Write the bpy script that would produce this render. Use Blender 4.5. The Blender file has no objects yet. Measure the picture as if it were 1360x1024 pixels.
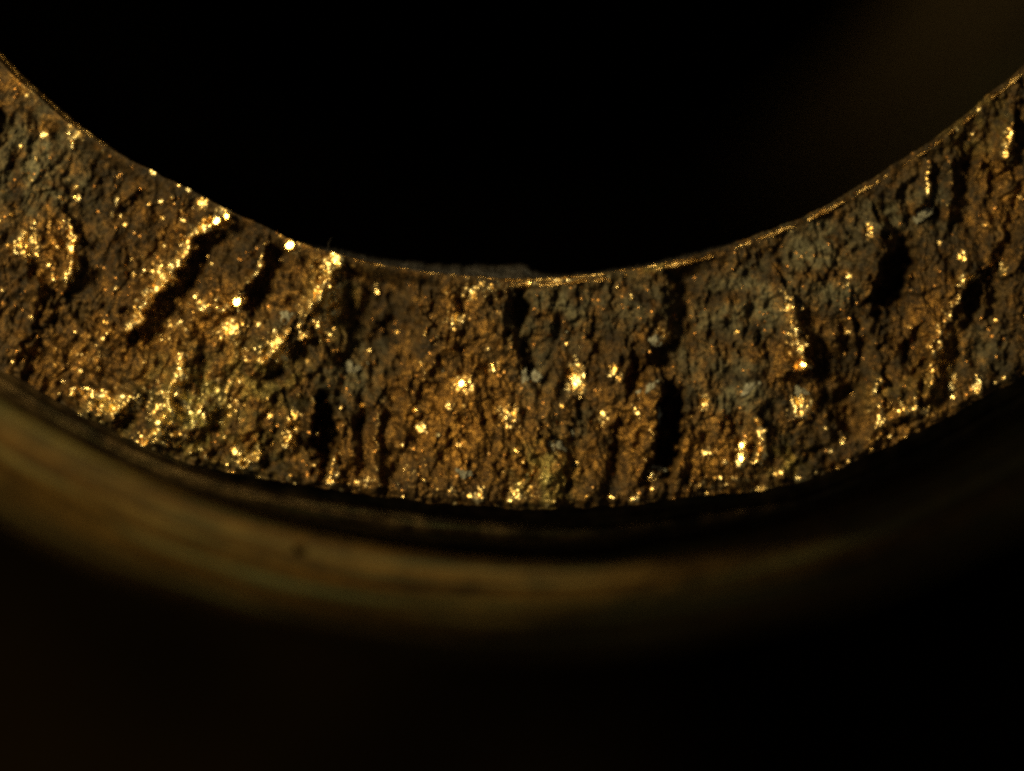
import bpy, math
import numpy as np

# ------------------------------------------------------------------ scene, camera, light (1 unit = 1 mm)
S = bpy.context.scene
COL = S.collection
S.unit_settings.system = 'METRIC'
S.unit_settings.scale_length = 0.001
S.view_settings.view_transform = 'Standard'
S.view_settings.look = 'None'
S.view_settings.exposure = 0.0
S.view_settings.gamma = 1.0
S.view_settings.use_curve_mapping = False
S.render.engine = 'CYCLES'
S.cycles.use_denoising = False
S.cycles.max_bounces = 5
S.cycles.sample_clamp_indirect = 2.0
S.cycles.filter_width = 3.2

CAM_D = 100.0
cam = bpy.data.cameras.new('camera')
cam.lens = 1000.0
cam.sensor_fit = 'HORIZONTAL'
cam.sensor_width = 1000.0 * 13.6 / CAM_D
cam.clip_start = 1.0
cam.clip_end = 1000.0
cam.dof.use_dof = True
cam.dof.focus_distance = CAM_D - 0.12
cam.dof.aperture_fstop = 0.092
camo = bpy.data.objects.new('camera', cam)
camo.location = (0, 0, CAM_D)
COL.objects.link(camo)
S.camera = camo

W = bpy.data.worlds.new('World')
S.world = W
W.use_nodes = True
W.node_tree.nodes['Background'].inputs['Color'].default_value = (1.0, 0.9, 0.7, 1)
W.node_tree.nodes['Background'].inputs['Strength'].default_value = 0.09

from mathutils import Vector
AZ, EL, LD = math.radians(157), math.radians(45), 62.0
ld = Vector((math.cos(AZ) * math.cos(EL), math.sin(AZ) * math.cos(EL), math.sin(EL)))
lamp = bpy.data.lights.new('microscope_lamp', 'AREA')
lamp.shape = 'DISK'
lamp.size = 12.0
lamp.energy = 90000.0
lamp.color = (1.0, 0.79, 0.39)
lo = bpy.data.objects.new('microscope_lamp', lamp)
lo.location = Vector((0, 1, 0)) + ld * LD
lo.rotation_euler = ld.to_track_quat('Z', 'Y').to_euler()
COL.objects.link(lo)

# ------------------------------------------------------------------ numpy noise
_rng = np.random.RandomState(7)
_P = np.concatenate([_rng.permutation(512)] * 3)
_GA = _rng.rand(512) * 2 * np.pi
_GX, _GY = np.cos(_GA), np.sin(_GA)
_RX, _RY, _RV = _rng.rand(512), _rng.rand(512), _rng.rand(512)


def _h(ix, iy):
    return _P[_P[ix & 511] + (iy & 511)]


def perlin(x, y, seed=0):
    x = x + seed * 37.31
    y = y - seed * 51.77
    ix = np.floor(x).astype(np.int64)
    iy = np.floor(y).astype(np.int64)
    fx, fy = x - ix, y - iy
    ux = fx * fx * fx * (fx * (fx * 6 - 15) + 10)
    uy = fy * fy * fy * (fy * (fy * 6 - 15) + 10)

    def g(dx, dy):
        k = _h(ix + dx, iy + dy)
        return _GX[k] * (fx - dx) + _GY[k] * (fy - dy)
    a = g(0, 0) * (1 - ux) + g(1, 0) * ux
    b = g(0, 1) * (1 - ux) + g(1, 1) * ux
    return (a * (1 - uy) + b * uy) * 1.45


def worley(x, y, seed=0):
    """F1 distance, F2-F1 and random value of the nearest cell"""
    x = x + seed * 13.7
    y = y + seed * 29.1
    ix = np.floor(x).astype(np.int64)
    iy = np.floor(y).astype(np.int64)
    f1 = np.full(x.shape, 9.0)
    f2 = np.full(x.shape, 9.0)
    rv = np.zeros(x.shape)
    for dx in (-1, 0, 1):
        for dy in (-1, 0, 1):
            k = _h(ix + dx, iy + dy)
            px, py = ix + dx + _RX[k], iy + dy + _RY[k]
            d = np.hypot(x - px, y - py)
            n = d < f1
            f2 = np.where(n, f1, np.minimum(f2, d))
            rv = np.where(n, _RV[k], rv)
            f1 = np.where(n, d, f1)
    return f1, f2 - f1, rv


def sstep(a, b, x):
    t = np.clip((x - a) / (b - a), 0, 1)
    return t * t * (3 - 2 * t)


# ------------------------------------------------------------------ plan of the fracture face (unit: 0.01 mm, u right, v down)
CU, CV = 690.0, -569.0            # axis of the fitting
IN_PTS = [(0, 83), (50, 128), (100, 170), (150, 200), (200, 226), (250, 251), (300, 277), (345, 298), (380, 316), (440, 336),
          (500, 352), (560, 361), (620, 367), (700, 374), (760, 370), (820, 361), (900, 346), (960, 328), (1020, 306),
          (1080, 282), (1140, 248), (1200, 210), (1260, 170), (1310, 128), (1360, 86)]
OUT_PTS = [(0, 489), (60, 524), (120, 556), (180, 588), (240, 612), (310, 630), (380, 640), (450, 652), (540, 664), (620, 671),
           (700, 676), (780, 674), (850, 668), (920, 658), (1000, 653), (1050, 644), (1090, 632), (1140, 610), (1200, 583),
           (1260, 554), (1310, 525), (1360, 498)]


def to_polar(u, v):
    return math.atan2(u - CU, v - CV), math.hypot(u - CU, v - CV)


def radial(pts, far):
    q = sorted(to_polar(*p) for p in pts)
    th = [-math.pi, q[0][0] - 0.35] + [a for a, r in q] + [q[-1][0] + 0.35, math.pi]
    rr = [far, far] + [r for a, r in q] + [far, far]
    return lambda t: np.interp(t, th, rr)


r_in_raw = radial(IN_PTS, 944.0)
r_out_raw = radial(OUT_PTS, 1258.0)


def r_in(t):
    a = t * 944
    return r_in_raw(t) + 1.6 * perlin(a / 23, a * 0, 3) + 0.9 * perlin(a / 7, a * 0, 4)


def r_out(t):
    a = t * 1255
    return r_out_raw(t) + 3.0 * perlin(a / 40, a * 0, 5) + 1.8 * perlin(a / 13, a * 0, 6)


def world(u, v, z):
    return (u - 680) / 100.0, (512 - v) / 100.0, z / 100.0


# ridges: points, height, width of the left flank, width of the right flank, drop beyond it, gold
RIDGES = [
    ([(306, 278), (285, 298), (262, 312), (252, 332), (240, 352), (222, 378), (197, 404), (182, 432)], 24, 14, 7, 24, 1.0),
    ([(95, 300), (103, 320), (97, 350), (92, 372)], 14, 10, 4, 20, 0.9),
    ([(450, 342), (438, 372), (424, 392), (414, 412)], 20, 16, 7, 14, 1.0),
    ([(440, 405), (425, 430), (405, 446)], 16, 14, 7, 22, 0.9),
    ([(382, 442), (370, 460), (358, 480)], 16, 12, 6, 16, 0.9),
    ([(236, 476), (238, 498), (226, 520), (222, 548), (205, 572)], 18, 6, 22, 0, 1.0),
    ([(100, 520), (130, 522), (150, 528), (175, 526), (158, 545), (145, 556)], 14, 9, 9, 16, 1.0),
    ([(185, 590), (205, 575), (250, 575), (270, 560)], 10, 14, 10, 12, 0.6),
    ([(352, 332), (345, 358), (330, 378)], 13, 9, 5, 22, 0.5),
    ([(320, 395), (300, 412), (270, 408)], 12, 9, 7, 10, 0.7),
    ([(300, 640), (330, 615), (345, 600)], 12, 10, 6, 14, 0.8),
    ([(385, 560), (388, 580), (380, 592)], 10, 7, 5, 14, 0.8),
    ([(442, 612), (440, 642)], 14, 8, 12, 0, 0.8),
    ([(888, 372), (893, 400), (880, 440), (865, 470)], 11, 14, 8, 22, 0.15),
    ([(600, 380), (604, 420), (590, 450), (566, 500)], 8, 12, 9, 10, 0.25),
    ([(672, 395), (668, 440), (690, 480)], 10, 12, 7, 22, 0.1),
    ([(1010, 560), (1015, 590), (1006, 610)], 12, 6, 7, 4, 1.0),
    ([(1068, 462), (1070, 485), (1055, 492)], 14, 9, 6, 18, 0.9),
    ([(1045, 390), (1054, 410), (1066, 440), (1074, 470)], 10, 16, 6, 20, 0.25),
    ([(1168, 300), (1176, 330), (1160, 370)], 12, 14, 8, 34, 0.1),
    ([(1296, 366), (1276, 380)], 10, 6, 6, 22, 0.8),
    ([(1272, 402), (1252, 440), (1244, 480), (1240, 510), (1205, 550)], 12, 15, 8, 14, 0.45),
    ([(1170, 510), (1168, 540), (1172, 560)], 9, 10, 6, 14, 0.5),
    ([(1345, 170), (1336, 205)], 13, 8, 5, 24, 1.0),
    ([(1234, 225), (1234, 262), (1226, 275)], 9, 8, 5, 12, 0.4),
    ([(1264, 190), (1266, 240), (1262, 290)], 8, 8, 6, 10, 0.15),
    ([(876, 530), (870, 560), (858, 610)], 9, 12, 7, 24, 0.15),
    ([(440, 540), (462, 560), (470, 600)], 10, 12, 10, 4, 0.15),
    ([(55, 385), (70, 410), (40, 455), (30, 490)], 10, 10, 6, 22, 0.1),
    ([(20, 330), (30, 310), (34, 340)], 8, 7, 5, 8, 0.9),
    ([(505, 540), (500, 580), (505, 640)], 9, 8, 6, 14, 0.2),
    ([(545, 520), (540, 560), (530, 600)], 8, 8, 6, 12, 0.2),
    ([(735, 590), (745, 610), (740, 660)], 9, 18, 6, 18, 0.25),
]
# pits: u, v, half length, half width, tilt of the long axis from vertical (deg, + leans right), depth
PITS = [
    (890, 572, 62, 20, 6, 90), (432, 575, 58, 20, 4, 90), (425, 640, 30, 14, 0, 50), (3, 168, 26, 14, 0, 60), (176, 274, 26, 15, 50, 45),
    (112, 420, 24, 12, -20, 45), (692, 405, 38, 13, 10, 52), (700, 470, 40, 8, 12, 30), (578, 420, 36, 10, 8, 45), (908, 430, 62, 14, 2, 26),
    (1190, 370, 62, 22, 22, 80), (1322, 385, 56, 15, 8, 46), (1294, 395, 36, 10, 6, 40), (262, 375, 46, 20, 30, 28), (350, 385, 34, 13, 25, 40),
    (770, 555, 46, 11, 4, 45), (513, 434, 20, 12, 0, 35), (490, 400, 26, 14, 10, 30), (983, 460, 8, 7, 0, 26), (955, 462, 6, 6, 0, 18),
    (965, 482, 7, 6, 0, 18), (62, 420, 40, 9, 25, 40), (30, 470, 30, 9, 35, 36), (1128, 545, 44, 24, 6, 45), (1090, 612, 20, 34, 30, 26),
    (1130, 455, 14, 30, 0, 28), (345, 590, 46, 10, 42, 36), (295, 560, 26, 16, 60, 24), (726, 585, 26, 7, -28, 32), (615, 600, 24, 7, 5, 18),
    (840, 450, 18, 14, 30, 28), (845, 505, 34, 11, 18, 40), (790, 450, 44, 9, 6, 30), (1215, 455, 34, 13, 24, 40), (1180, 460, 26, 10, 10, 26),
    (1110, 340, 30, 9, 14, 22), (1028, 300, 18, 8, 40, 18), (1115, 270, 16, 22, 60, 30), (1290, 210, 46, 10, 10, 30), (1318, 240, 40, 8, 6, 34),
    (1210, 300, 26, 10, 20, 20), (1225, 500, 40, 9, 8, 26), (470, 460, 50, 16, 8, 40), (480, 560, 46, 10, 2, 26), (530, 500, 34, 10, 6, 24),
    (395, 520, 34, 16, 8, 34), (560, 640, 24, 8, 0, 16), (658, 395, 18, 12, 4, 34), (740, 385, 24, 10, 10, 24), (815, 385, 28, 9, 4, 24),
    (940, 400, 40, 8, 16, 26), (1010, 350, 26, 8, 14, 18), (150, 430, 9, 9, 0, 26), (173, 418, 8, 8, 0, 22), (120, 240, 30, 8, 35, 20),
    (70, 250, 28, 7, 30, 18), (140, 200, 30, 7, 30, 18), (215, 320, 34, 9, 32, 22), (205, 450, 30, 10, 25, 20), (1000, 600, 14, 10, 5, 30),
    (705, 620, 20, 6, 0, 14), (1060, 560, 26, 9, 16, 18), (1150, 230, 18, 7, 40, 16), (820, 590, 40, 8, 6, 30), (320, 470, 30, 7, 30, 20),
    (166, 560, 12, 10, 40, 26), (45, 195, 18, 6, 20, 14), (975, 560, 22, 6, 6, 16), (1350, 300, 60, 10, 8, 26), (1345, 460, 26, 14, 10, 22),
]
# patches of clean crystalline brass: u, v, radius along v, radius along u, strength, tilt towards the lamp
GOLD = [
    (38, 325, 22, 14, 1.0, .5), (98, 330, 40, 10, .8, .3), (68, 300, 12, 10, .3, .2), (290, 293, 14, 16, 1.2, .8), (388, 326, 9, 12, 1.3, .9),
    (318, 401, 10, 9, 1.4, .9), (270, 408, 10, 12, 1.0, .6), (305, 438, 16, 20, .75, .3), (436, 385, 42, 22, .85, .4), (428, 430, 22, 18, .9, .4),
    (370, 465, 24, 18, .9, .4), (330, 470, 26, 22, .35, .1), (215, 365, 22, 24, .6, .3), (190, 420, 20, 18, .4, .2), (150, 535, 24, 50, .50, .4),
    (232, 540, 46, 38, .62, .3), (290, 530, 40, 40, .44, .2), (200, 585, 16, 30, .6, .3), (315, 597, 9, 10, .9, .6), (328, 615, 16, 18, .7, .3),
    (386, 580, 22, 9, .9, .6), (391, 552, 10, 9, .8, .5), (442, 628, 28, 9, .8, .4), (340, 640, 10, 20, .5, .2),
    (615, 510, 10, 12, 1.4, .9), (597, 538, 6, 6, 1.1, .8), (554, 546, 6, 6, 1.1, .8), (560, 566, 8, 8, .9, .5), (655, 487, 7, 7, 1.0, .7),
    (767, 503, 22, 12, 1.2, .6), (677, 552, 18, 20, .7, .4), (817, 494, 14, 12, .7, .4), (606, 424, 14, 14, .85, .4), (625, 390, 24, 26, .45, .2),
    (636, 660, 12, 8, 1.0, .6), (685, 660, 14, 12, .8, .4), (700, 640, 30, 34, .35, .1), (842, 664, 8, 8, .8, .5), (600, 655, 12, 40, .35, .2),
    (1048, 412, 24, 12, .55, .4), (1058, 445, 34, 18, .42, .3), (1067, 485, 8, 11, 1.3, .8), (1068, 540, 18, 16, 1.25, .7), (986, 593, 7, 7, 1.3, .9),
    (985, 612, 10, 7, 1.1, .8), (1011, 595, 24, 7, 1.0, .6), (935, 535, 12, 6, .9, .5), (941, 600, 7, 10, .9, .5), (960, 640, 12, 60, .4, .2),
    (866, 632, 7, 7, .9, .6), (880, 450, 14, 18, .5, .3), (1285, 370, 8, 14, .9, .5), (1258, 444, 6, 6, 1.2, .8), (1250, 470, 40, 12, .4, .2),
    (1264, 500, 22, 6, .8, .4), (1298, 515, 18, 7, .7, .4), (1210, 545, 10, 26, .7, .3), (1340, 192, 22, 8, 1.0, .6), (1233, 250, 22, 6, .55, .5),
    (1264, 225, 30, 8, .28, .3), (1155, 308, 14, 6, .7, .4), (1278, 340, 9, 6, 1.0, .6), (1332, 360, 10, 5, .9, .6), (1120, 585, 8, 8, .6, .3),
    (1160, 560, 40, 14, .3, .2), (1128, 370, 12, 5, .7, .4), (45, 110, 30, 26, .35, .2), (100, 178, 14, 16, .6, .4), (58, 180, 6, 6, 1.0, .7),
    (103, 262, 5, 6, 1.0, .7), (155, 268, 8, 5, .7, .4), (265, 270, 10, 14, .6, .4), (205, 228, 5, 6, .9, .7), (250, 250, 5, 6, .9, .7),
    (808, 371, 6, 7, .9, .6), (840, 395, 6, 5, .8, .5), (893, 378, 6, 5, .8, .5), (705, 376, 5, 8, 1.1, .8), (740, 372, 5, 10, 1.0, .8),
    (500, 385, 12, 6, .6, .4), (540, 620, 60, 40, .22, .1), (480, 640, 14, 40, .35, .2), (660, 380, 8, 30, .5, .3), (1000, 650, 8, 30, .5, .3),
    (845, 545, 20, 8, .5, .3), (800, 555, 14, 12, .5, .3), (720, 500, 30, 14, .2, .1), (230, 425, 40, 40, .3, .1), (110, 470, 50, 50, .22, .1),
]
GREY = [(45, 215, 70, 50, 1.), (85, 245, 30, 40, .8), (1000, 400, 40, 60, 1.), (975, 520, 50, 46, .9), (1085, 330, 46, 50, .9), (750, 400, 50, 46, .8),
        (1105, 380, 30, 40, .7), (690, 450, 50, 40, .6), (830, 400, 40, 60, .5), (1170, 290, 30, 40, .7), (470, 490, 40, 40, .7), (920, 460, 50, 24, .7),
        (750, 560, 40, 30, .5), (1235, 275, 30, 40, .6), (385, 420, 26, 24, .6), (710, 515, 18, 26, .8), (930, 430, 40, 40, .6), (1300, 460, 40, 40, .5)]
AMBER = [(610, 560, 90, 110, 1.), (650, 480, 60, 60, .7), (850, 560, 70, 60, .8), (950, 600, 60, 70, .9), (200, 450, 70, 90, .8), (290, 430, 60, 60, .9), (90, 480, 60, 70, .7),
         (1245, 470, 90, 40, .9), (1060, 470, 60, 40, .7), (1330, 250, 90, 40, .6), (60, 330, 60, 50, .7), (300, 520, 90, 90, .7), (740, 620, 50, 70, .8), (1170, 560, 50, 50, .5),
         (600, 410, 40, 40, .6), (230, 340, 60, 50, .5), (40, 120, 60, 60, .4), (470, 620, 60, 50, .7), (420, 390, 60, 60, .8)]
GREEN = [(255, 545, 56, 60, 1.), (350, 500, 50, 60, .6), (720, 635, 40, 34, .9), (445, 400, 50, 30, .6), (1040, 615, 30, 30, .6), (150, 550, 30, 40, .5),
         (860, 352, 10, 30, .8), (1200, 520, 30, 60, .25), (330, 600, 40, 60, .4), (1290, 160, 50, 60, .35)]


def blob(u, v, cu, cv, rv, ru):
    return np.exp(-(((u - cu) / ru) ** 2 + ((v - cv) / rv) ** 2))


def fracture_fields(u, v, t, f):
    """relief (0.01 mm) and the masks of the fracture face; f runs 0 at the bore to 1 at the outside"""
    # grain direction leans further to the right on the left-hand side
    lean = np.radians(np.interp(u, [0, 350, 560, 900, 1360], [34, 30, 8, 10, 14]))
    wu = u + 16 * perlin(u / 90, v / 90, 11) + 6 * perlin(u / 30, v / 30, 12)
    wv = v + 16 * perlin(u / 90, v / 90, 13) + 6 * perlin(u / 30, v / 30, 14)
    al = -(wu - 680) * np.sin(lean) + (wv - 400) * np.cos(lean)
    ac = (wu - 680) * np.cos(lean) + (wv - 400) * np.sin(lean)
    h = 16 * perlin(u / 150, v / 150, 1)
    n1 = perlin(al / 48, ac / 25, 21)
    n2 = perlin(al / 22, ac / 12, 22)
    n3 = perlin(al / 15, ac / 6.5, 23)
    rough = np.clip(0.7 + 0.9 * perlin(u / 60, v / 60, 29), 0.15, 1.5)
    colm = np.clip(0.55 + 0.9 * perlin(u / 85, v / 85, 28), 0.05, 1.3)
    h += colm * (4.6 * (1 - 2.2 * np.abs(n1)) + 5.5 * n1)
    h += colm * rough * (2.2 * (1 - 2.2 * np.abs(n2)) + 2.4 * n2)
    h += rough * 1.4 * n3 + 8 * perlin(u / 30, v / 38, 20)
    h += rough * (3.4 * perlin(u / 13, v / 15, 27) + 2.2 * perlin(u / 7.5, v / 9, 24)) + 1.4 * perlin(u / 4.8, v / 5.4, 25) + 0.7 * perlin(u / 2.8, v / 2.8, 26)
    # wide hollows
    for cu, cv, rv_, ru, dep in [(510, 430, 80, 52, 30), (1128, 520, 80, 46, 24), (1300, 250, 90, 40, 16), (905, 400, 70, 30, 10), (330, 545, 60, 50, 12), (790, 420, 60, 40, 10), (120, 300, 60, 50, 10)]:
        h -= dep * blob(u + 14 * n1, v, cu, cv, rv_, ru)
    # cracks between the fibres
    _, ce, cr_ = worley(al / 34, ac / 19, 15)
    crack = np.clip(1 - ce / 0.16, 0, 1) * sstep(-0.15, 0.35, perlin(u / 50, v / 50, 16))
    h += 5.0 * (cr_ - 0.5) * sstep(0.0, 0.4, ce) - 2.0 * crack
    _, ce2, cr2 = worley(al / 14, ac / 9, 17)
    h += 2.4 * (cr2 - 0.5) * sstep(0.0, 0.35, ce2) - 0.8 * np.clip(1 - ce2 / 0.3, 0, 1) * rough
    # small open pores
    w1, _, rv = worley(u / 17, v / 21, 3)
    h -= 8 * np.clip(1 - w1 / 0.42, 0, 1) * (rv > 0.72)
    gold = np.zeros_like(u)
    for pts, A, wl, wr, drop, g in RIDGES:
        u0, u1 = min(p[0] for p in pts) - 110, max(p[0] for p in pts) + 110
        v0, v1 = min(p[1] for p in pts) - 110, max(p[1] for p in pts) + 110
        m = np.nonzero((u > u0) & (u < u1) & (v > v0) & (v < v1))[0]
        if not len(m):
            continue
        uu = u[m] + 5 * perlin(u[m] / 24, v[m] / 24, 30) + 5 * perlin(u[m] / 12, v[m] / 12, 31)
        vv = v[m] + 7 * perlin(u[m] / 12, v[m] / 12, 32)
        vary = 0.6 + 0.8 * sstep(-0.35, 0.45, perlin(u[m] / 17, v[m] / 17, 39))
        best = np.full(len(m), 1e9)
        side = np.zeros(len(m))
        for (au, av), (bu, bv) in zip(pts[:-1], pts[1:]):
            du, dv = bu - au, bv - av
            L2 = du * du + dv * dv
            k = np.clip(((uu - au) * du + (vv - av) * dv) / L2, 0, 1)
            d = np.hypot(uu - au - k * du, vv - av - k * dv)
            s = np.sign((uu - au) * dv - (vv - av) * du)
            n = d < best
            side = np.where(n, s, side)
            best = np.where(n, d, best)
        right = side > 0
        if pts[0][1] > pts[-1][1]:
            right = ~right
        w = np.where(right, wr, 1.75 * wl)
        crest = np.exp(-(best / w) ** 2)
        h[m] += A * (0.55 + 0.5 * vary) * crest - 0.42 * drop * np.where(right, np.exp(-((best - wr - 12) / 14.0) ** 2), 0)
        gold[m] = np.maximum(gold[m], 1.1 * vary * g * np.exp(-(best / (np.where(right, 0.5 * wr, 0.85 * wl) + 1)) ** 2))
    for cu, cv, rl, rw, tilt, dep in PITS:
        a = math.radians(tilt)
        m = np.nonzero((np.abs(u - cu) < rl + rw + 40) & (np.abs(v - cv) < rl + rw + 40))[0]
        if not len(m):
            continue
        uu = u[m] + 10 * perlin(u[m] / 22, v[m] / 22, 33) + 7 * perlin(u[m] / 9, v[m] / 9, 34) - cu
        vv = v[m] + 12 * perlin(u[m] / 22, v[m] / 22, 35) + 7 * perlin(u[m] / 9, v[m] / 9, 36) - cv
        p = (uu * math.cos(a) + vv * math.sin(a)) / (0.88 * rw)
        q = (-uu * math.sin(a) + vv * math.cos(a)) / rl
        d = np.sqrt(p * p + q * q)
        h[m] -= (0.8 if dep > 85 else 0.52 if dep > 50 else 0.32) * dep * (1 - sstep(0.35, 1.2, d))
    dirx, diry = math.cos(AZ), -math.sin(AZ)          # towards the lamp, in (u, v)
    for cu, cv, rv_, ru, st, tilt in GOLD:
        m = np.nonzero((np.abs(u - cu) < 2.6 * ru + 8) & (np.abs(v - cv) < 2.6 * rv_ + 8))[0]
        if not len(m):
            continue
        uu = u[m] + 0.3 * ru * perlin(u[m] / 11, v[m] / 11, 37)
        vv = v[m] + 0.3 * rv_ * perlin(u[m] / 11, v[m] / 11, 38)
        b = blob(uu, vv, cu, cv, rv_, ru)
        gold[m] = np.maximum(gold[m], st * b)
        run = (u[m] - cu) * dirx + (v[m] - cv) * diry
        flat = 0.55 * np.minimum(b * 1.3, 1) if max(rv_, ru) < 18 else 0 * b
        h[m] = h[m] * (1 - 0.35 * flat) - 0.75 * tilt * run * b * (1 if max(rv_, ru) < 26 else 0.25)
    # crystals: rounded grains wherever the brass is clean
    g1, e1, q1 = worley(u / 6.4, v / 6.4, 5)
    g2, e2, q2 = worley(u / 4.0, v / 4.0, 6)
    gold = gold * (0.55 + 0.45 * (q1 > 0.33))
    gm = np.clip(gold, 0, 1)
    h += gm * (1.9 * (1 - np.minimum(g1, 1) ** 2) * (0.4 + q1) + 1.3 * (1 - np.minimum(g2, 1) ** 2))
    # stray clean crystals all over, denser by the outer edge
    s1, _, sq = worley(u / 7.5, v / 7.5, 8)
    dens = 0.996 - 0.06 * sstep(0.9, 1.0, f) - 0.016 * sstep(0.05, 0.0, f) - 0.020 * sstep(700, 200, u)
    stray = (sq > dens) * np.clip(1.25 - 1.9 * s1, 0, 1)
    h += 3.0 * stray
    gold = np.maximum(gold, stray)
    s2, _, sq2 = worley(u / 4.2, v / 4.2, 9)
    patch = sstep(-0.1, 0.5, perlin(u / 45, v / 45, 10))
    tiny = (sq2 > 0.995 - 0.055 * patch) * np.clip(1.2 - 1.7 * s2, 0, 1)
    h += 1.6 * tiny
    copper = np.where(gold < 0.35, tiny, 0.0)
    gold = np.maximum(gold, 0.8 * tiny)
    grey = np.zeros_like(u)
    for cu, cv, rv_, ru, st in GREY:
        grey = np.maximum(grey, st * blob(u, v, cu, cv, rv_, ru))
    green = np.zeros_like(u)
    for cu, cv, rv_, ru, st in GREEN:
        green = np.maximum(green, st * blob(u, v, cu, cv, rv_, ru))
    grey *= sstep(-0.6, 0.2, perlin(u / 28, v / 28, 41))
    green *= sstep(-0.5, 0.4, perlin(u / 20, v / 20, 42))
    amber = np.zeros_like(u)
    for cu, cv, rv_, ru, st in AMBER:
        amber = np.maximum(amber, st * blob(u, v, cu, cv, rv_, ru))
    # the rim of the bore stays level
    k = sstep(0.0, 0.075, f)
    h = h * (0.12 + 0.88 * k) - 6 * k * (1 - sstep(0.075, 0.2, f)) - 9 * sstep(0.965, 1.0, f)
    return h, gold, grey, green, copper, amber


# ------------------------------------------------------------------ mesh helpers
def link(name, me, mat, parent):
    o = bpy.data.objects.new(name, me)
    COL.objects.link(o)
    if mat:
        me.materials.append(mat)
    if parent:
        o.parent = parent
    return o


def grid_mesh(name, X, Y, Z, closed=True, attrs=None):
    """X, Y, Z: arrays rows x columns; columns run round the axis"""
    nr, nc = X.shape
    me = bpy.data.meshes.new(name)
    co = np.stack([X, Y, Z], -1).reshape(-1, 3).astype(np.float32)
    i, j = np.meshgrid(np.arange(nr - 1), np.arange(nc if closed else nc - 1), indexing='ij')
    j2 = (j + 1) % nc
    quads = np.stack([i * nc + j, (i + 1) * nc + j, (i + 1) * nc + j2, i * nc + j2], -1).reshape(-1, 4).astype(np.int32)
    nq = len(quads)
    me.vertices.add(len(co))
    me.vertices.foreach_set('co', co.ravel())
    me.loops.add(nq * 4)
    me.loops.foreach_set('vertex_index', quads.ravel())
    me.polygons.add(nq)
    me.polygons.foreach_set('loop_start', np.arange(nq, dtype=np.int32) * 4)
    me.polygons.foreach_set('use_smooth', np.ones(nq, dtype=bool))
    me.update(calc_edges=True)
    for k, a in (attrs or {}).items():
        at = me.attributes.new(k, 'FLOAT', 'POINT')
        at.data.foreach_set('value', np.ascontiguousarray(a, dtype=np.float32).ravel())
    me.validate()
    return me


def lathe(name, prof, mat, parent, n=900, wob=0.0, wl=0.8, follow=None, seed=50, sub=6, sink=None):
    """prof: (radius, z) in mm, outward-facing; follow(theta) adds a radius offset that fades along the profile"""
    P = np.array(prof, dtype=float)
    # resample the profile smoothly
    s = np.arange(len(P))
    ss = np.linspace(0, len(P) - 1, (len(P) - 1) * sub + 1)
    def cr(vals):
        out = []
        for x in ss:
            i = min(int(x), len(P) - 2)
            f = x - i
            p0, p1, p2, p3 = vals[max(i - 1, 0)], vals[i], vals[i + 1], vals[min(i + 2, len(P) - 1)]
            m1, m2 = (p2 - p0) * 0.4, (p3 - p1) * 0.4
            out.append((2 * f**3 - 3 * f**2 + 1) * p1 + (f**3 - 2 * f**2 + f) * m1 + (-2 * f**3 + 3 * f**2) * p2 + (f**3 - f**2) * m2)
        return np.array(out)
    R, Z = cr(P[:, 0]), cr(P[:, 1])
    t = np.linspace(-np.pi, np.pi, n, endpoint=False)
    T, RR = np.meshgrid(t, R)
    _, ZZ = np.meshgrid(t, Z)
    _, K = np.meshgrid(t, np.linspace(0, 1, len(R)))
    arc = T * 12
    if sink is not None:
        ZZ = ZZ + sink(T)
    if follow is not None:
        RR = RR + follow(T) * (1 - K)
    if wob:
        RR = RR + wob * perlin(arc / wl, K * 3, seed)
        ZZ = ZZ + wob * perlin(arc / wl, K * 3, seed + 1)
    me = grid_mesh(name, 0.10 + RR * np.sin(T), 10.81 - RR * np.cos(T), ZZ, True, {'arc': T, 'run': K})
    return link(name, me, mat, parent)


# ------------------------------------------------------------------ materials
def mat_new(name):
    m = bpy.data.materials.new(name)
    m.use_nodes = True
    nt = m.node_tree
    nt.nodes.clear()
    return m, nt


class NT:
    def __init__(self, nt):
        self.nt = nt

    def n(self, typ, ins=None, **props):
        nd = self.nt.nodes.new(typ)
        for k, v in props.items():
            setattr(nd, k, v)
        for k, v in (ins or {}).items():
            s = nd.inputs[k]
            if hasattr(v, 'is_output') or isinstance(v, bpy.types.NodeSocket):
                self.nt.links.new(v, s)
            else:
                s.default_value = v
        return nd

    def noise(self, vec, scale, detail=3, rough=0.55):
        return self.n('ShaderNodeTexNoise', {'Vector': vec, 'Scale': scale, 'Detail': detail, 'Roughness': rough}).outputs['Fac']

    def math(self, op, a, b=0.0, clamp=False):
        nd = self.n('ShaderNodeMath', {0: a, 1: b}, operation=op)
        nd.use_clamp = clamp
        return nd.outputs[0]

    def ramp(self, fac, stops):
        nd = self.n('ShaderNodeValToRGB', {'Fac': fac})
        e = nd.color_ramp.elements
        while len(e) < len(stops):
            e.new(0.5)
        for k, (p, c) in enumerate(stops):
            e[k].position = p
            e[k].color = (*c, 1) if len(c) == 3 else c
        return nd.outputs['Color']

    def mix(self, fac, a, b):
        nd = self.n('ShaderNodeMix', data_type='RGBA')
        for s, v in ((nd.inputs[0], fac), (nd.inputs[6], a), (nd.inputs[7], b)):
            if isinstance(v, bpy.types.NodeSocket):
                self.nt.links.new(v, s)
            else:
                s.default_value = v if not isinstance(v, tuple) else (*v, 1)
        return nd.outputs[2]

    def attr(self, name):
        return self.n('ShaderNodeAttribute', attribute_name=name).outputs['Fac']


BRASS = (0.86, 0.57, 0.20)


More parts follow.
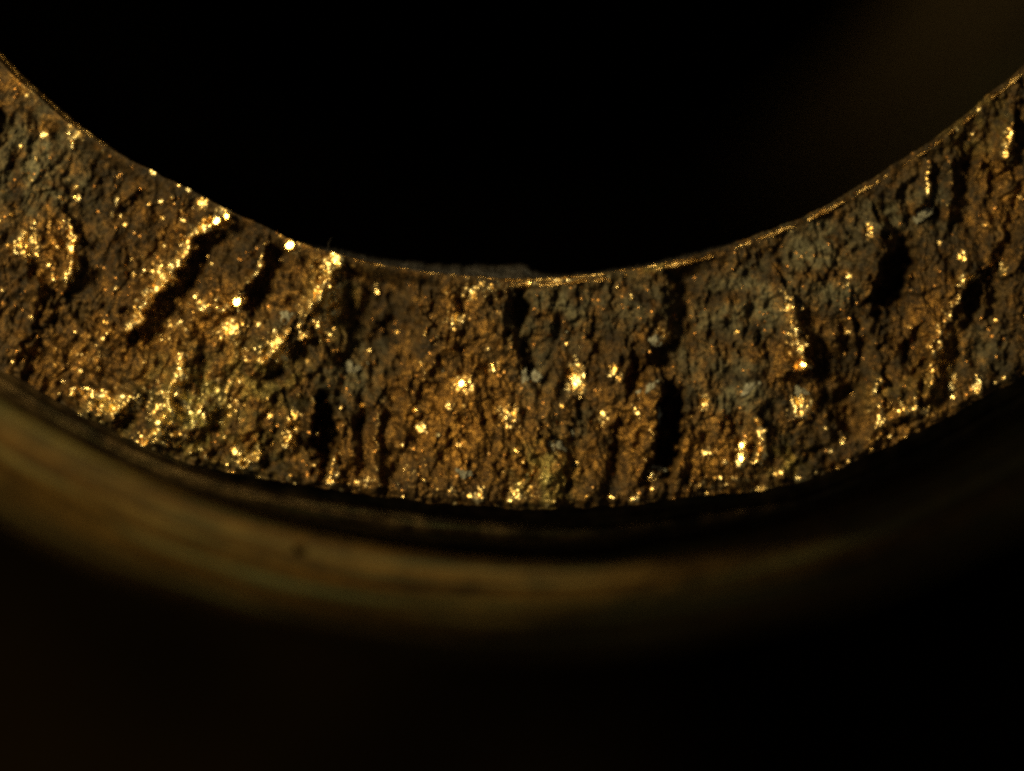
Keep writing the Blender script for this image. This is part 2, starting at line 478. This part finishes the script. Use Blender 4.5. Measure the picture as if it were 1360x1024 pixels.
def fracture_material():
    m, nt = mat_new('fractured_brass')
    b = NT(nt)
    co = b.n('ShaderNodeTexCoord').outputs['Object']
    gold, grey, green = b.attr('gold'), b.attr('grey'), b.attr('green')
    brown = b.ramp(b.noise(co, 2.2, 6, 0.65), [(0.30, (0.005, 0.0032, 0.0016)), (0.44, (0.014, 0.009, 0.0036)), (0.56, (0.028, 0.017, 0.0058)), (0.74, (0.052, 0.034, 0.013))])
    fine = b.ramp(b.noise(co, 17, 4, 0.7), [(0.32, (0.25, 0.22, 0.20)), (0.5, (0.9, 0.9, 0.9)), (0.70, (1.9, 1.75, 1.5))])
    c = b.mix(b.math('MULTIPLY', grey, 0.85, True), brown, (0.086, 0.080, 0.048))
    c = b.mix(b.math('MULTIPLY', green, 0.6, True), c, (0.065, 0.062, 0.018))
    rust = b.math('MULTIPLY', b.math('SUBTRACT', b.noise(co, 5.0, 4, 0.6), 0.54, True), 5.0, True)
    c = b.mix(b.math('MULTIPLY', rust, 0.8), c, (0.060, 0.028, 0.005))
    soot = b.math('MULTIPLY', b.math('SUBTRACT', b.noise(co, 6.5, 5, 0.7), 0.50, True), 6.0, True)
    c = b.mix(b.math('MULTIPLY', soot, 0.85), c, (0.007, 0.005, 0.0025))
    mul = b.n('ShaderNodeMix', data_type='RGBA', blend_type='MULTIPLY')
    mul.inputs[0].default_value = 1.0
    nt.links.new(c, mul.inputs[6])
    nt.links.new(fine, mul.inputs[7])
    bump1 = b.n('ShaderNodeBump', {'Strength': 0.7, 'Distance': 0.03, 'Height': b.noise(co, 28, 4, 0.65)})
    dull = b.n('ShaderNodeBsdfPrincipled', {'Base Color': mul.outputs[2], 'Roughness': 0.62, 'Specular IOR Level': 0.10, 'Normal': bump1.outputs[0]})
    amf = b.math('MULTIPLY', b.math('ADD', b.math('MULTIPLY', b.math('MAXIMUM', b.attr('amber'), b.math('MULTIPLY', green, 0.9)), 0.9), b.math('MULTIPLY', b.math('SUBTRACT', b.noise(co, 3.3, 5, 0.65), 0.5), 2.6)), 1.1, True)
    ac = b.ramp(b.noise(co, 11, 4, 0.7), [(0.32, (0.020, 0.0095, 0.0016)), (0.48, (0.125, 0.058, 0.009)), (0.70, (0.40, 0.21, 0.040))])
    ac = b.mix(b.math('MULTIPLY', green, 0.8, True), ac, (0.38, 0.33, 0.10))
    satin = b.n('ShaderNodeBsdfPrincipled', {'Base Color': ac, 'Metallic': 0.9, 'Roughness': 0.5, 'Normal': bump1.outputs[0]})
    dull = b.n('ShaderNodeMixShader', {0: b.math('MULTIPLY', b.math('MULTIPLY', amf, 0.8), b.math('SUBTRACT', 1.0, b.math('MULTIPLY', soot, 0.7))), 1: dull.outputs[0], 2: satin.outputs[0]})
    vor = b.n('ShaderNodeTexVoronoi', {'Vector': co, 'Scale': 30.0}, feature='F1')
    bump2 = b.n('ShaderNodeBump', {'Strength': 0.4, 'Distance': 0.02, 'Height': b.math('SUBTRACT', 1.0, vor.outputs['Distance'])})
    gc = b.ramp(b.noise(co, 9, 2), [(0.35, (0.82, 0.47, 0.12)), (0.5, (0.88, 0.64, 0.26)), (0.7, (0.88, 0.74, 0.40))])
    gc = b.mix(b.math('MULTIPLY', green, 0.6, True), gc, (0.74, 0.70, 0.32))
    cop = b.attr('copper')
    gc = b.mix(b.math('MULTIPLY', cop, 1.6, True), gc, (0.34, 0.15, 0.035))
    shiny = b.n('ShaderNodeBsdfPrincipled', {'Base Color': gc, 'Metallic': 1.0, 'Roughness': b.n('ShaderNodeMapRange', {0: b.noise(co, 12, 2), 1: 0.3, 2: 0.7, 3: 0.26, 4: 0.52}).outputs[0], 'Normal': bump2.outputs[0]})
    brk = b.math('ADD', gold, b.math('MULTIPLY', b.math('SUBTRACT', b.noise(co, 22, 3, 0.7), 0.5), 1.3))
    fac = b.math('MULTIPLY', b.math('SUBTRACT', brk, 0.30, True), 3.0, True)
    ms = b.n('ShaderNodeMixShader', {0: fac, 1: dull.outputs[0], 2: shiny.outputs[0]})
    out = b.n('ShaderNodeOutputMaterial', {'Surface': ms.outputs[0]})
    return m


def turned_material(name, dark, mid, light, metal, rough, green=0.4, streak=7.0, bump=0.4, stretch=12.0, iso=0.5):
    """tarnished brass with marks that run round the axis"""
    m, nt = mat_new(name)
    b = NT(nt)
    co = b.n('ShaderNodeTexCoord').outputs['Object']
    arc, run = b.attr('arc'), b.attr('run')
    vec = b.n('ShaderNodeCombineXYZ', {0: b.math('MULTIPLY', arc, stretch), 1: b.math('MULTIPLY', run, streak * 4), 2: 0.0}).outputs[0]
    n1 = b.noise(vec, 0.9, 5, 0.6)
    n2 = b.noise(co, 3.0, 4, 0.6)
    f = b.math('ADD', b.math('MULTIPLY', n1, 1.0 - iso), b.math('MULTIPLY', n2, iso))
    c = b.ramp(f, [(0.36, dark), (0.48, mid), (0.62, light)])
    gn = b.math('MULTIPLY', b.math('SUBTRACT', b.noise(vec, 0.55, 3, 0.6), 0.5, True), 5 * green, True)
    c = b.mix(gn, c, (0.10, 0.115, 0.045))
    vec2 = b.n('ShaderNodeCombineXYZ', {0: b.math('MULTIPLY', arc, 1.5), 1: b.math('MULTIPLY', run, streak * 9), 2: 0.0}).outputs[0]
    hh = b.math('ADD', b.math('MULTIPLY', b.noise(vec2, 1.5, 4, 0.7), 0.7), b.math('MULTIPLY', b.noise(co, 14, 4, 0.65), 0.5))
    bp = b.n('ShaderNodeBump', {'Strength': bump, 'Distance': 0.06, 'Height': hh})
    p = b.n('ShaderNodeBsdfPrincipled', {'Base Color': c, 'Metallic': metal, 'Roughness': rough, 'Specular IOR Level': 0.08, 'Normal': bp.outputs[0]})
    b.n('ShaderNodeOutputMaterial', {'Surface': p.outputs[0]})
    return m


def plain_material(name, c0, c1, scale, rough, metal=0.0, bump=0.3, dist=0.02, spec=0.4):
    m, nt = mat_new(name)
    b = NT(nt)
    co = b.n('ShaderNodeTexCoord').outputs['Object']
    c = b.ramp(b.noise(co, scale, 4, 0.6), [(0.35, c0), (0.65, c1)])
    bp = b.n('ShaderNodeBump', {'Strength': bump, 'Distance': dist, 'Height': b.noise(co, scale * 3, 4, 0.6)})
    p = b.n('ShaderNodeBsdfPrincipled', {'Base Color': c, 'Metallic': metal, 'Roughness': rough, 'Specular IOR Level': spec, 'Normal': bp.outputs[0]})
    b.n('ShaderNodeOutputMaterial', {'Surface': p.outputs[0]})
    return m


M_FRAC = fracture_material()
M_COLLAR = turned_material('tarnished_collar_brass', (0.006, 0.0034, 0.0009), (0.028, 0.0150, 0.0028), (0.064, 0.0345, 0.0064), 0.0, 0.6, 0.5, 7.0, 0.6, 4.0, 0.3)
M_NECK = turned_material('grimy_neck_brass', (0.003, 0.0018, 0.0008), (0.010, 0.006, 0.0024), (0.055, 0.034, 0.013), 0.6, 0.40, 0.15, 8.0, 0.35)
M_RIM = turned_material('worn_rim_brass', (0.03, 0.015, 0.004), (0.24, 0.13, 0.035), (0.85, 0.58, 0.22), 0.9, 0.32, 0.2, 1.2, 0.8)
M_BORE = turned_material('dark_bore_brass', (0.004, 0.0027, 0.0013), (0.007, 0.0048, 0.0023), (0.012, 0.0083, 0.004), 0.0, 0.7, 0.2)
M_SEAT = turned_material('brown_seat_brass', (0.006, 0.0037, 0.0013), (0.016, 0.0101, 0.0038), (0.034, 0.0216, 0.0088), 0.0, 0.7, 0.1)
M_BENCH = plain_material('black_felt', (0.0005, 0.00035, 0.0002), (0.0038, 0.0024, 0.0008), 0.25, 0.95, 0, 0.5, 0.3, 0.0)
M_MINERAL = plain_material('pale_mineral', (0.045, 0.041, 0.026), (0.19, 0.18, 0.13), 11, 0.6, 0, 0.7, 0.05)
M_NUGGET = plain_material('clean_brass_crystal', (0.85, 0.52, 0.14), (0.90, 0.66, 0.26), 8, 0.24, 1.0, 0.35, 0.02)
M_LIP = plain_material('grimy_lip', (0.001, 0.0006, 0.0002), (0.0085, 0.005, 0.0018), 11, 0.6, 0.2, 0.7, 0.05)

# ------------------------------------------------------------------ setting
bn = 60
bx = np.linspace(-90, 90, bn)
BX, BY = np.meshgrid(bx, bx[::-1])
bench = link('bench', grid_mesh('bench', BX, BY, -24.7 + 0.25 * perlin(BX / 9, BY / 9, 70), False), M_BENCH, None)
bench['kind'] = 'structure'

# ------------------------------------------------------------------ the broken fitting
root = bpy.data.objects.new('broken_fitting', None)
COL.objects.link(root)
root.location = (0.10, 10.81, -24.5)
root['label'] = 'broken tarnished brass ring fitting with rough golden fracture face above a rounded collar'
root['category'] = 'brass fitting'
bpy.context.view_layer.update()
PINV = root.matrix_world.inverted()


def adopt(o):
    o.matrix_parent_inverse = PINV
    return o


# fracture face: fine where the photograph looks, coarser behind
t_fine = np.linspace(-0.86, 0.86, 1560)
t_l = np.linspace(-np.pi, -0.86, 260, endpoint=False)
t_r = np.linspace(0.86, np.pi, 260, endpoint=False)[1:]
tt = np.concatenate([t_l, t_fine, t_r])
NR = 262
ff = np.linspace(0, 1, NR)
T, F = np.meshgrid(tt, ff)
RI, RO = np.meshgrid(r_in(tt), ff)[0], np.meshgrid(r_out(tt), ff)[0]
R = RI + (RO - RI) * F
U, V = CU + R * np.sin(T), CV + R * np.cos(T)
H, GO, GY, GN, CP, AM = [a.reshape(U.shape) for a in fracture_fields(U.ravel(), V.ravel(), T.ravel(), F.ravel())]
# skirts turn the edges down
sk = [(-2, -14), (0, -60)]
Uo = np.stack([CU + (RO[0] + d) * np.sin(tt) for d, z in sk]); Vo = np.stack([CV + (RO[0] + d) * np.cos(tt) for d, z in sk])
Zo = np.stack([H[-1] * max(0, 1 + z / 60) + z for d, z in sk])
Uall, Vall, Hall = np.vstack([U, Uo]), np.vstack([V, Vo]), np.vstack([H, Zo])
pad = lambda a, val=None: np.vstack([a, np.stack([a[-1] * 0.3] * 2)])
X, Y, Z = world(Uall, Vall, Hall)
face = adopt(link('fracture_face', grid_mesh('fracture_face', X, Y, Z, True, {'gold': pad(GO), 'grey': pad(GY), 'green': pad(GN), 'copper': pad(CP), 'amber': pad(AM)}), M_FRAC, root))
face['label'] = 'rough brown fracture face sparkling with golden crystals'


def surf_z(u, v):
    t, r = to_polar(u, v)
    j = int(np.argmin(np.abs(tt - t)))
    f = (r - RI[0, j]) / (RO[0, j] - RI[0, j])
    i = int(np.clip(round(f * (NR - 1)), 0, NR - 1))
    return H[max(0, i - 3):i + 4, max(0, j - 3):j + 4].mean()


# rim of the bore, wall of the bore, inner seat
fin = lambda T: (r_in(T) - 944.0) / 100.0
rim = adopt(lathe('bore_rim', [(9.55, -0.12), (9.515, 0.01), (9.48, 0.03), (9.44, 0.012), (9.40, -0.015), (9.39, -0.10), (9.42, -0.3)], M_RIM, root, n=2400, wob=0.012, wl=0.16, follow=lambda T: fin(T), seed=60,
                  sink=lambda T: -0.025 - 0.13 * sstep(-0.02, -0.14, T) - 0.06 * sstep(0.0, 0.5, perlin(T * 26, T * 0, 61)) - 0.03 * perlin(T * 120, T * 0, 63)))
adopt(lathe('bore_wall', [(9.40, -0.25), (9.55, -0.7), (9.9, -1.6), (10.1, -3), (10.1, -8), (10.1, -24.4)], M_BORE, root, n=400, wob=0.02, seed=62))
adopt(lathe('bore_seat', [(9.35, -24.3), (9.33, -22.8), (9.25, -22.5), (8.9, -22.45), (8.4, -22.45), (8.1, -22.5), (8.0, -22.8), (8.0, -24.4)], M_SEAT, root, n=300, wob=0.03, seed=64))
# the burr left standing just below the rim, at the lowest point of the bore
BU = [(395, 330, 0), (430, 330, 6), (470, 332, 11), (520, 342, 12), (560, 345, 15), (600, 346, 16), (640, 347, 20), (662, 345, 22), (676, 344, 27), (690, 344, 29), (700, 346, 26),
      (708, 355, 18), (735, 362, 8), (780, 362, 6), (850, 352, 5), (920, 338, 5), (985, 316, 0)]
bt = np.linspace(to_polar(395, 330)[0], to_polar(985, 316)[0], 420)
ext = np.interp(bt, [to_polar(a, b)[0] for a, b, c in BU], [c for a, b, c in BU])
ext = 0.85 * ext * (1 + 0.10 * perlin(bt * 940 / 22, bt * 0, 66)) + 1.2 * perlin(bt * 940 / 6, bt * 0, 67)
ri = r_in(bt)
rows = []
for k in np.linspace(0, 1, 26):
    rr = ri + 8 - (np.maximum(ext, 0.3) + 8) * k
    zz = -22 - 16 * k - 10 * k ** 4 + 3.0 * perlin(bt * 940 / 14, bt * 0 + k * 3, 68) + 1.6 * perlin(bt * 940 / 5, bt * 0 + k * 7, 69)
    rows.append((rr, zz))
rows.append((rows[-1][0] + 1, rows[-1][1] - 25))
rows.append((ri + 8, rows[-1][1] - 40))
RRr = np.stack([a for a, b in rows]); ZZr = np.stack([b for a, b in rows]); TTr = np.stack([bt] * len(rows))
X, Y, Z = world(CU + RRr * np.sin(TTr), CV + RRr * np.cos(TTr), ZZr)
burr = adopt(link('burr', grid_mesh('burr', X[::-1], Y[::-1], Z[::-1], False), M_LIP, root))
burr['label'] = 'thin dull burr below the lower bore rim'

# neck step and collar
fo = lambda T: (r_out_raw(T) - 1255.0) / 100.0
adopt(lathe('neck_step', [(12.40, -0.60), (12.54, -0.66), (12.64, -0.69), (12.70, -0.79), (12.77, -0.80), (12.83, -0.76), (12.91, -0.84), (12.96, -1.0), (12.98, -1.4), (13.02, -1.48), (13.02, -1.56), (12.96, -1.66), (12.95, -2.9)], M_NECK, root, n=1200, wob=0.010, wl=2.0, follow=fo, seed=72))
collar = adopt(lathe('collar', [(12.85, -2.58), (13.0, -2.13), (13.12, -1.90), (13.3, -1.82), (13.5, -1.88), (13.7, -2.03), (13.9, -2.28), (14.1, -2.63), (14.3, -3.10), (14.47, -3.73), (14.6, -4.68), (14.6, -5.68), (14.4, -6.40), (14.2, -6.60)], M_COLLAR, root, n=900, wob=0.025, wl=1.4, seed=74))
adopt(lathe('body', [(14.3, -6.5), (13.6, -6.9), (13.5, -7.5), (13.5, -12), (13.5, -24.5)], M_BORE, root, n=300, wob=0.02, seed=76))


# ------------------------------------------------------------------ small pieces set in the fracture face
def lump(name, u, v, ru, rv, rh, rot, mat, seed, facets=False, lift=0.25, jag=False):
    n1, n2 = (22, 28) if facets or jag else (10, 14)
    r = np.random.RandomState(seed)
    a = np.linspace(0.02, np.pi - 0.02, n1)
    p = np.linspace(0, 2 * np.pi, n2, endpoint=False)
    A, Pp = np.meshgrid(a, p, indexing='ij')
    d = np.stack([np.sin(A) * np.cos(Pp), np.sin(A) * np.sin(Pp), np.cos(A)], -1)
    k = np.ones(A.shape)
    for _ in range(9):
        w = r.randn(3); w /= np.linalg.norm(w)
        k = np.minimum(k, (0.62 + 0.3 * r.rand()) / np.maximum(d @ w, 0.3))
    if jag:
        kn = perlin(d[..., 0] * 1.6 + seed, d[..., 1] * 1.6 + d[..., 2], 80) + 0.6 * perlin(d[..., 0] * 3.7 - seed, d[..., 1] * 3.7 + 2 * d[..., 2], 81)
        k = k * np.clip(0.95 + 0.75 * kn, 0.35, 1.7)
    if facets:
        hv = ld + Vector((0, 0, 1)); hv.normalize()
        c, s = math.cos(-rot), math.sin(-rot)
        w = np.array([(hv.x * c - hv.y * s) * ru, (hv.x * s + hv.y * c) * rv, hv.z * rh]); w /= np.linalg.norm(w)
        k = np.minimum(np.maximum(k, 0.9), 0.55 / np.maximum(d @ w, 0.3))
    d = d * k[..., None]
    c, s = math.cos(rot), math.sin(rot)
    x, y = d[..., 0] * ru, d[..., 1] * rv
    X = (u - 680 + x * c - y * s) / 100
    Y = (512 - v + x * s + y * c) / 100
    Zc = (surf_z(u, v) + rh * lift) / 100
    me = grid_mesh(name, X, Y, Zc + d[..., 2] * rh / 100, True)
    return link(name, me, mat, face)


MIN = [(1224, 283, 11, 8, .6), (463, 493, 9, 7, .5), (479, 487, 9, 2.5, .5), (617, 629, 7, 6, 0), (867, 455, 11, 6, .6), (871, 624, 10, 4, .1), (1063, 522, 9, 6, -.6),
       (866, 514, 8, 4.5, .7), (872, 551, 5, 12, -.2), (738, 592, 9, 7, -.4), (697, 505, 4, 10, .1), (714, 500, 6, 6, .2), (384, 423, 7, 9, .3), (850, 521, 4, 3, 0),
       (752, 440, 1.8, 1.8, 0), (588, 491, 1.6, 1.6, 0), (996, 517, 11, 6, .5), (760, 576, 3, 4, 0)]
for i, (u, v, a, b_, rot) in enumerate(MIN):
    lump('mineral_grain', u, v, 1.25 * a, 1.25 * b_, min(a, b_) * 0.4, rot, M_MINERAL, 100 + i, lift=0.1, jag=True)
NUG = [(317, 401, 8, 9), (387, 326, 9, 7), (290, 294, 8, 6), (302, 288, 6, 5), (614, 510, 7, 6), (619, 512, 5, 5), (598, 538, 4, 4), (554, 545, 4, 4), (655, 485, 4, 4),
       (1068, 485, 7, 4), (986, 592, 5, 5), (985, 610, 4, 6), (1258, 443, 3, 3), (40, 340, 3, 4), (52, 340, 3, 4), (705, 376, 5, 3), (840, 395, 3, 3), (100, 262, 3, 3), (97, 190, 3, 3)]
for i, (u, v, a, b_) in enumerate(NUG):
    lump('brass_crystal', u, v, a, b_, min(a, b_) * 0.9, 0.3 * i, M_NUGGET, 200 + i, facets=(i in (0, 1, 2, 3, 4, 9, 10, 11)), lift=0.45)

# a hair of lint caught on the rim
pts = [(433, 336, 2), (436, 329, 7), (437, 322, 13), (441, 316, 18)]
pp = np.array([world(*p) for p in pts])
tq = np.linspace(0, 1, 16)
ctr = np.stack([np.interp(tq, np.linspace(0, 1, 4), pp[:, k]) for k in range(3)], -1)
ang = np.linspace(0, 2 * np.pi, 8, endpoint=False)
rad = 0.009 * (1 - 0.6 * tq)
LX = ctr[:, 0:1] + rad[:, None] * np.cos(ang)
LY = ctr[:, 1:2] + 0 * ang
LZ = ctr[:, 2:3] + rad[:, None] * np.sin(ang)
lint = link('lint_fibre', grid_mesh('lint_fibre', LX, LY, LZ, True), M_LIP, None)
lint['label'] = 'tiny pale lint fibre sticking up from the inner rim left of centre'
lint['category'] = 'lint'

# a dark speck on the collar
sa = np.linspace(0.05, np.pi - 0.05, 9)
sp = np.linspace(0, 2 * np.pi, 12, endpoint=False)
SA, SP = np.meshgrid(sa, sp, indexing='ij')
sr = 0.075 * (1 + 0.25 * np.sin(3 * SP + 1) * np.sin(SA))
link('dark_speck', grid_mesh('dark_speck', -2.89 + sr * np.sin(SA) * np.cos(SP), -2.21 + 0.8 * sr * np.sin(SA) * np.sin(SP), -1.80 + 0.5 * sr * np.cos(SA), True), M_BENCH, collar)
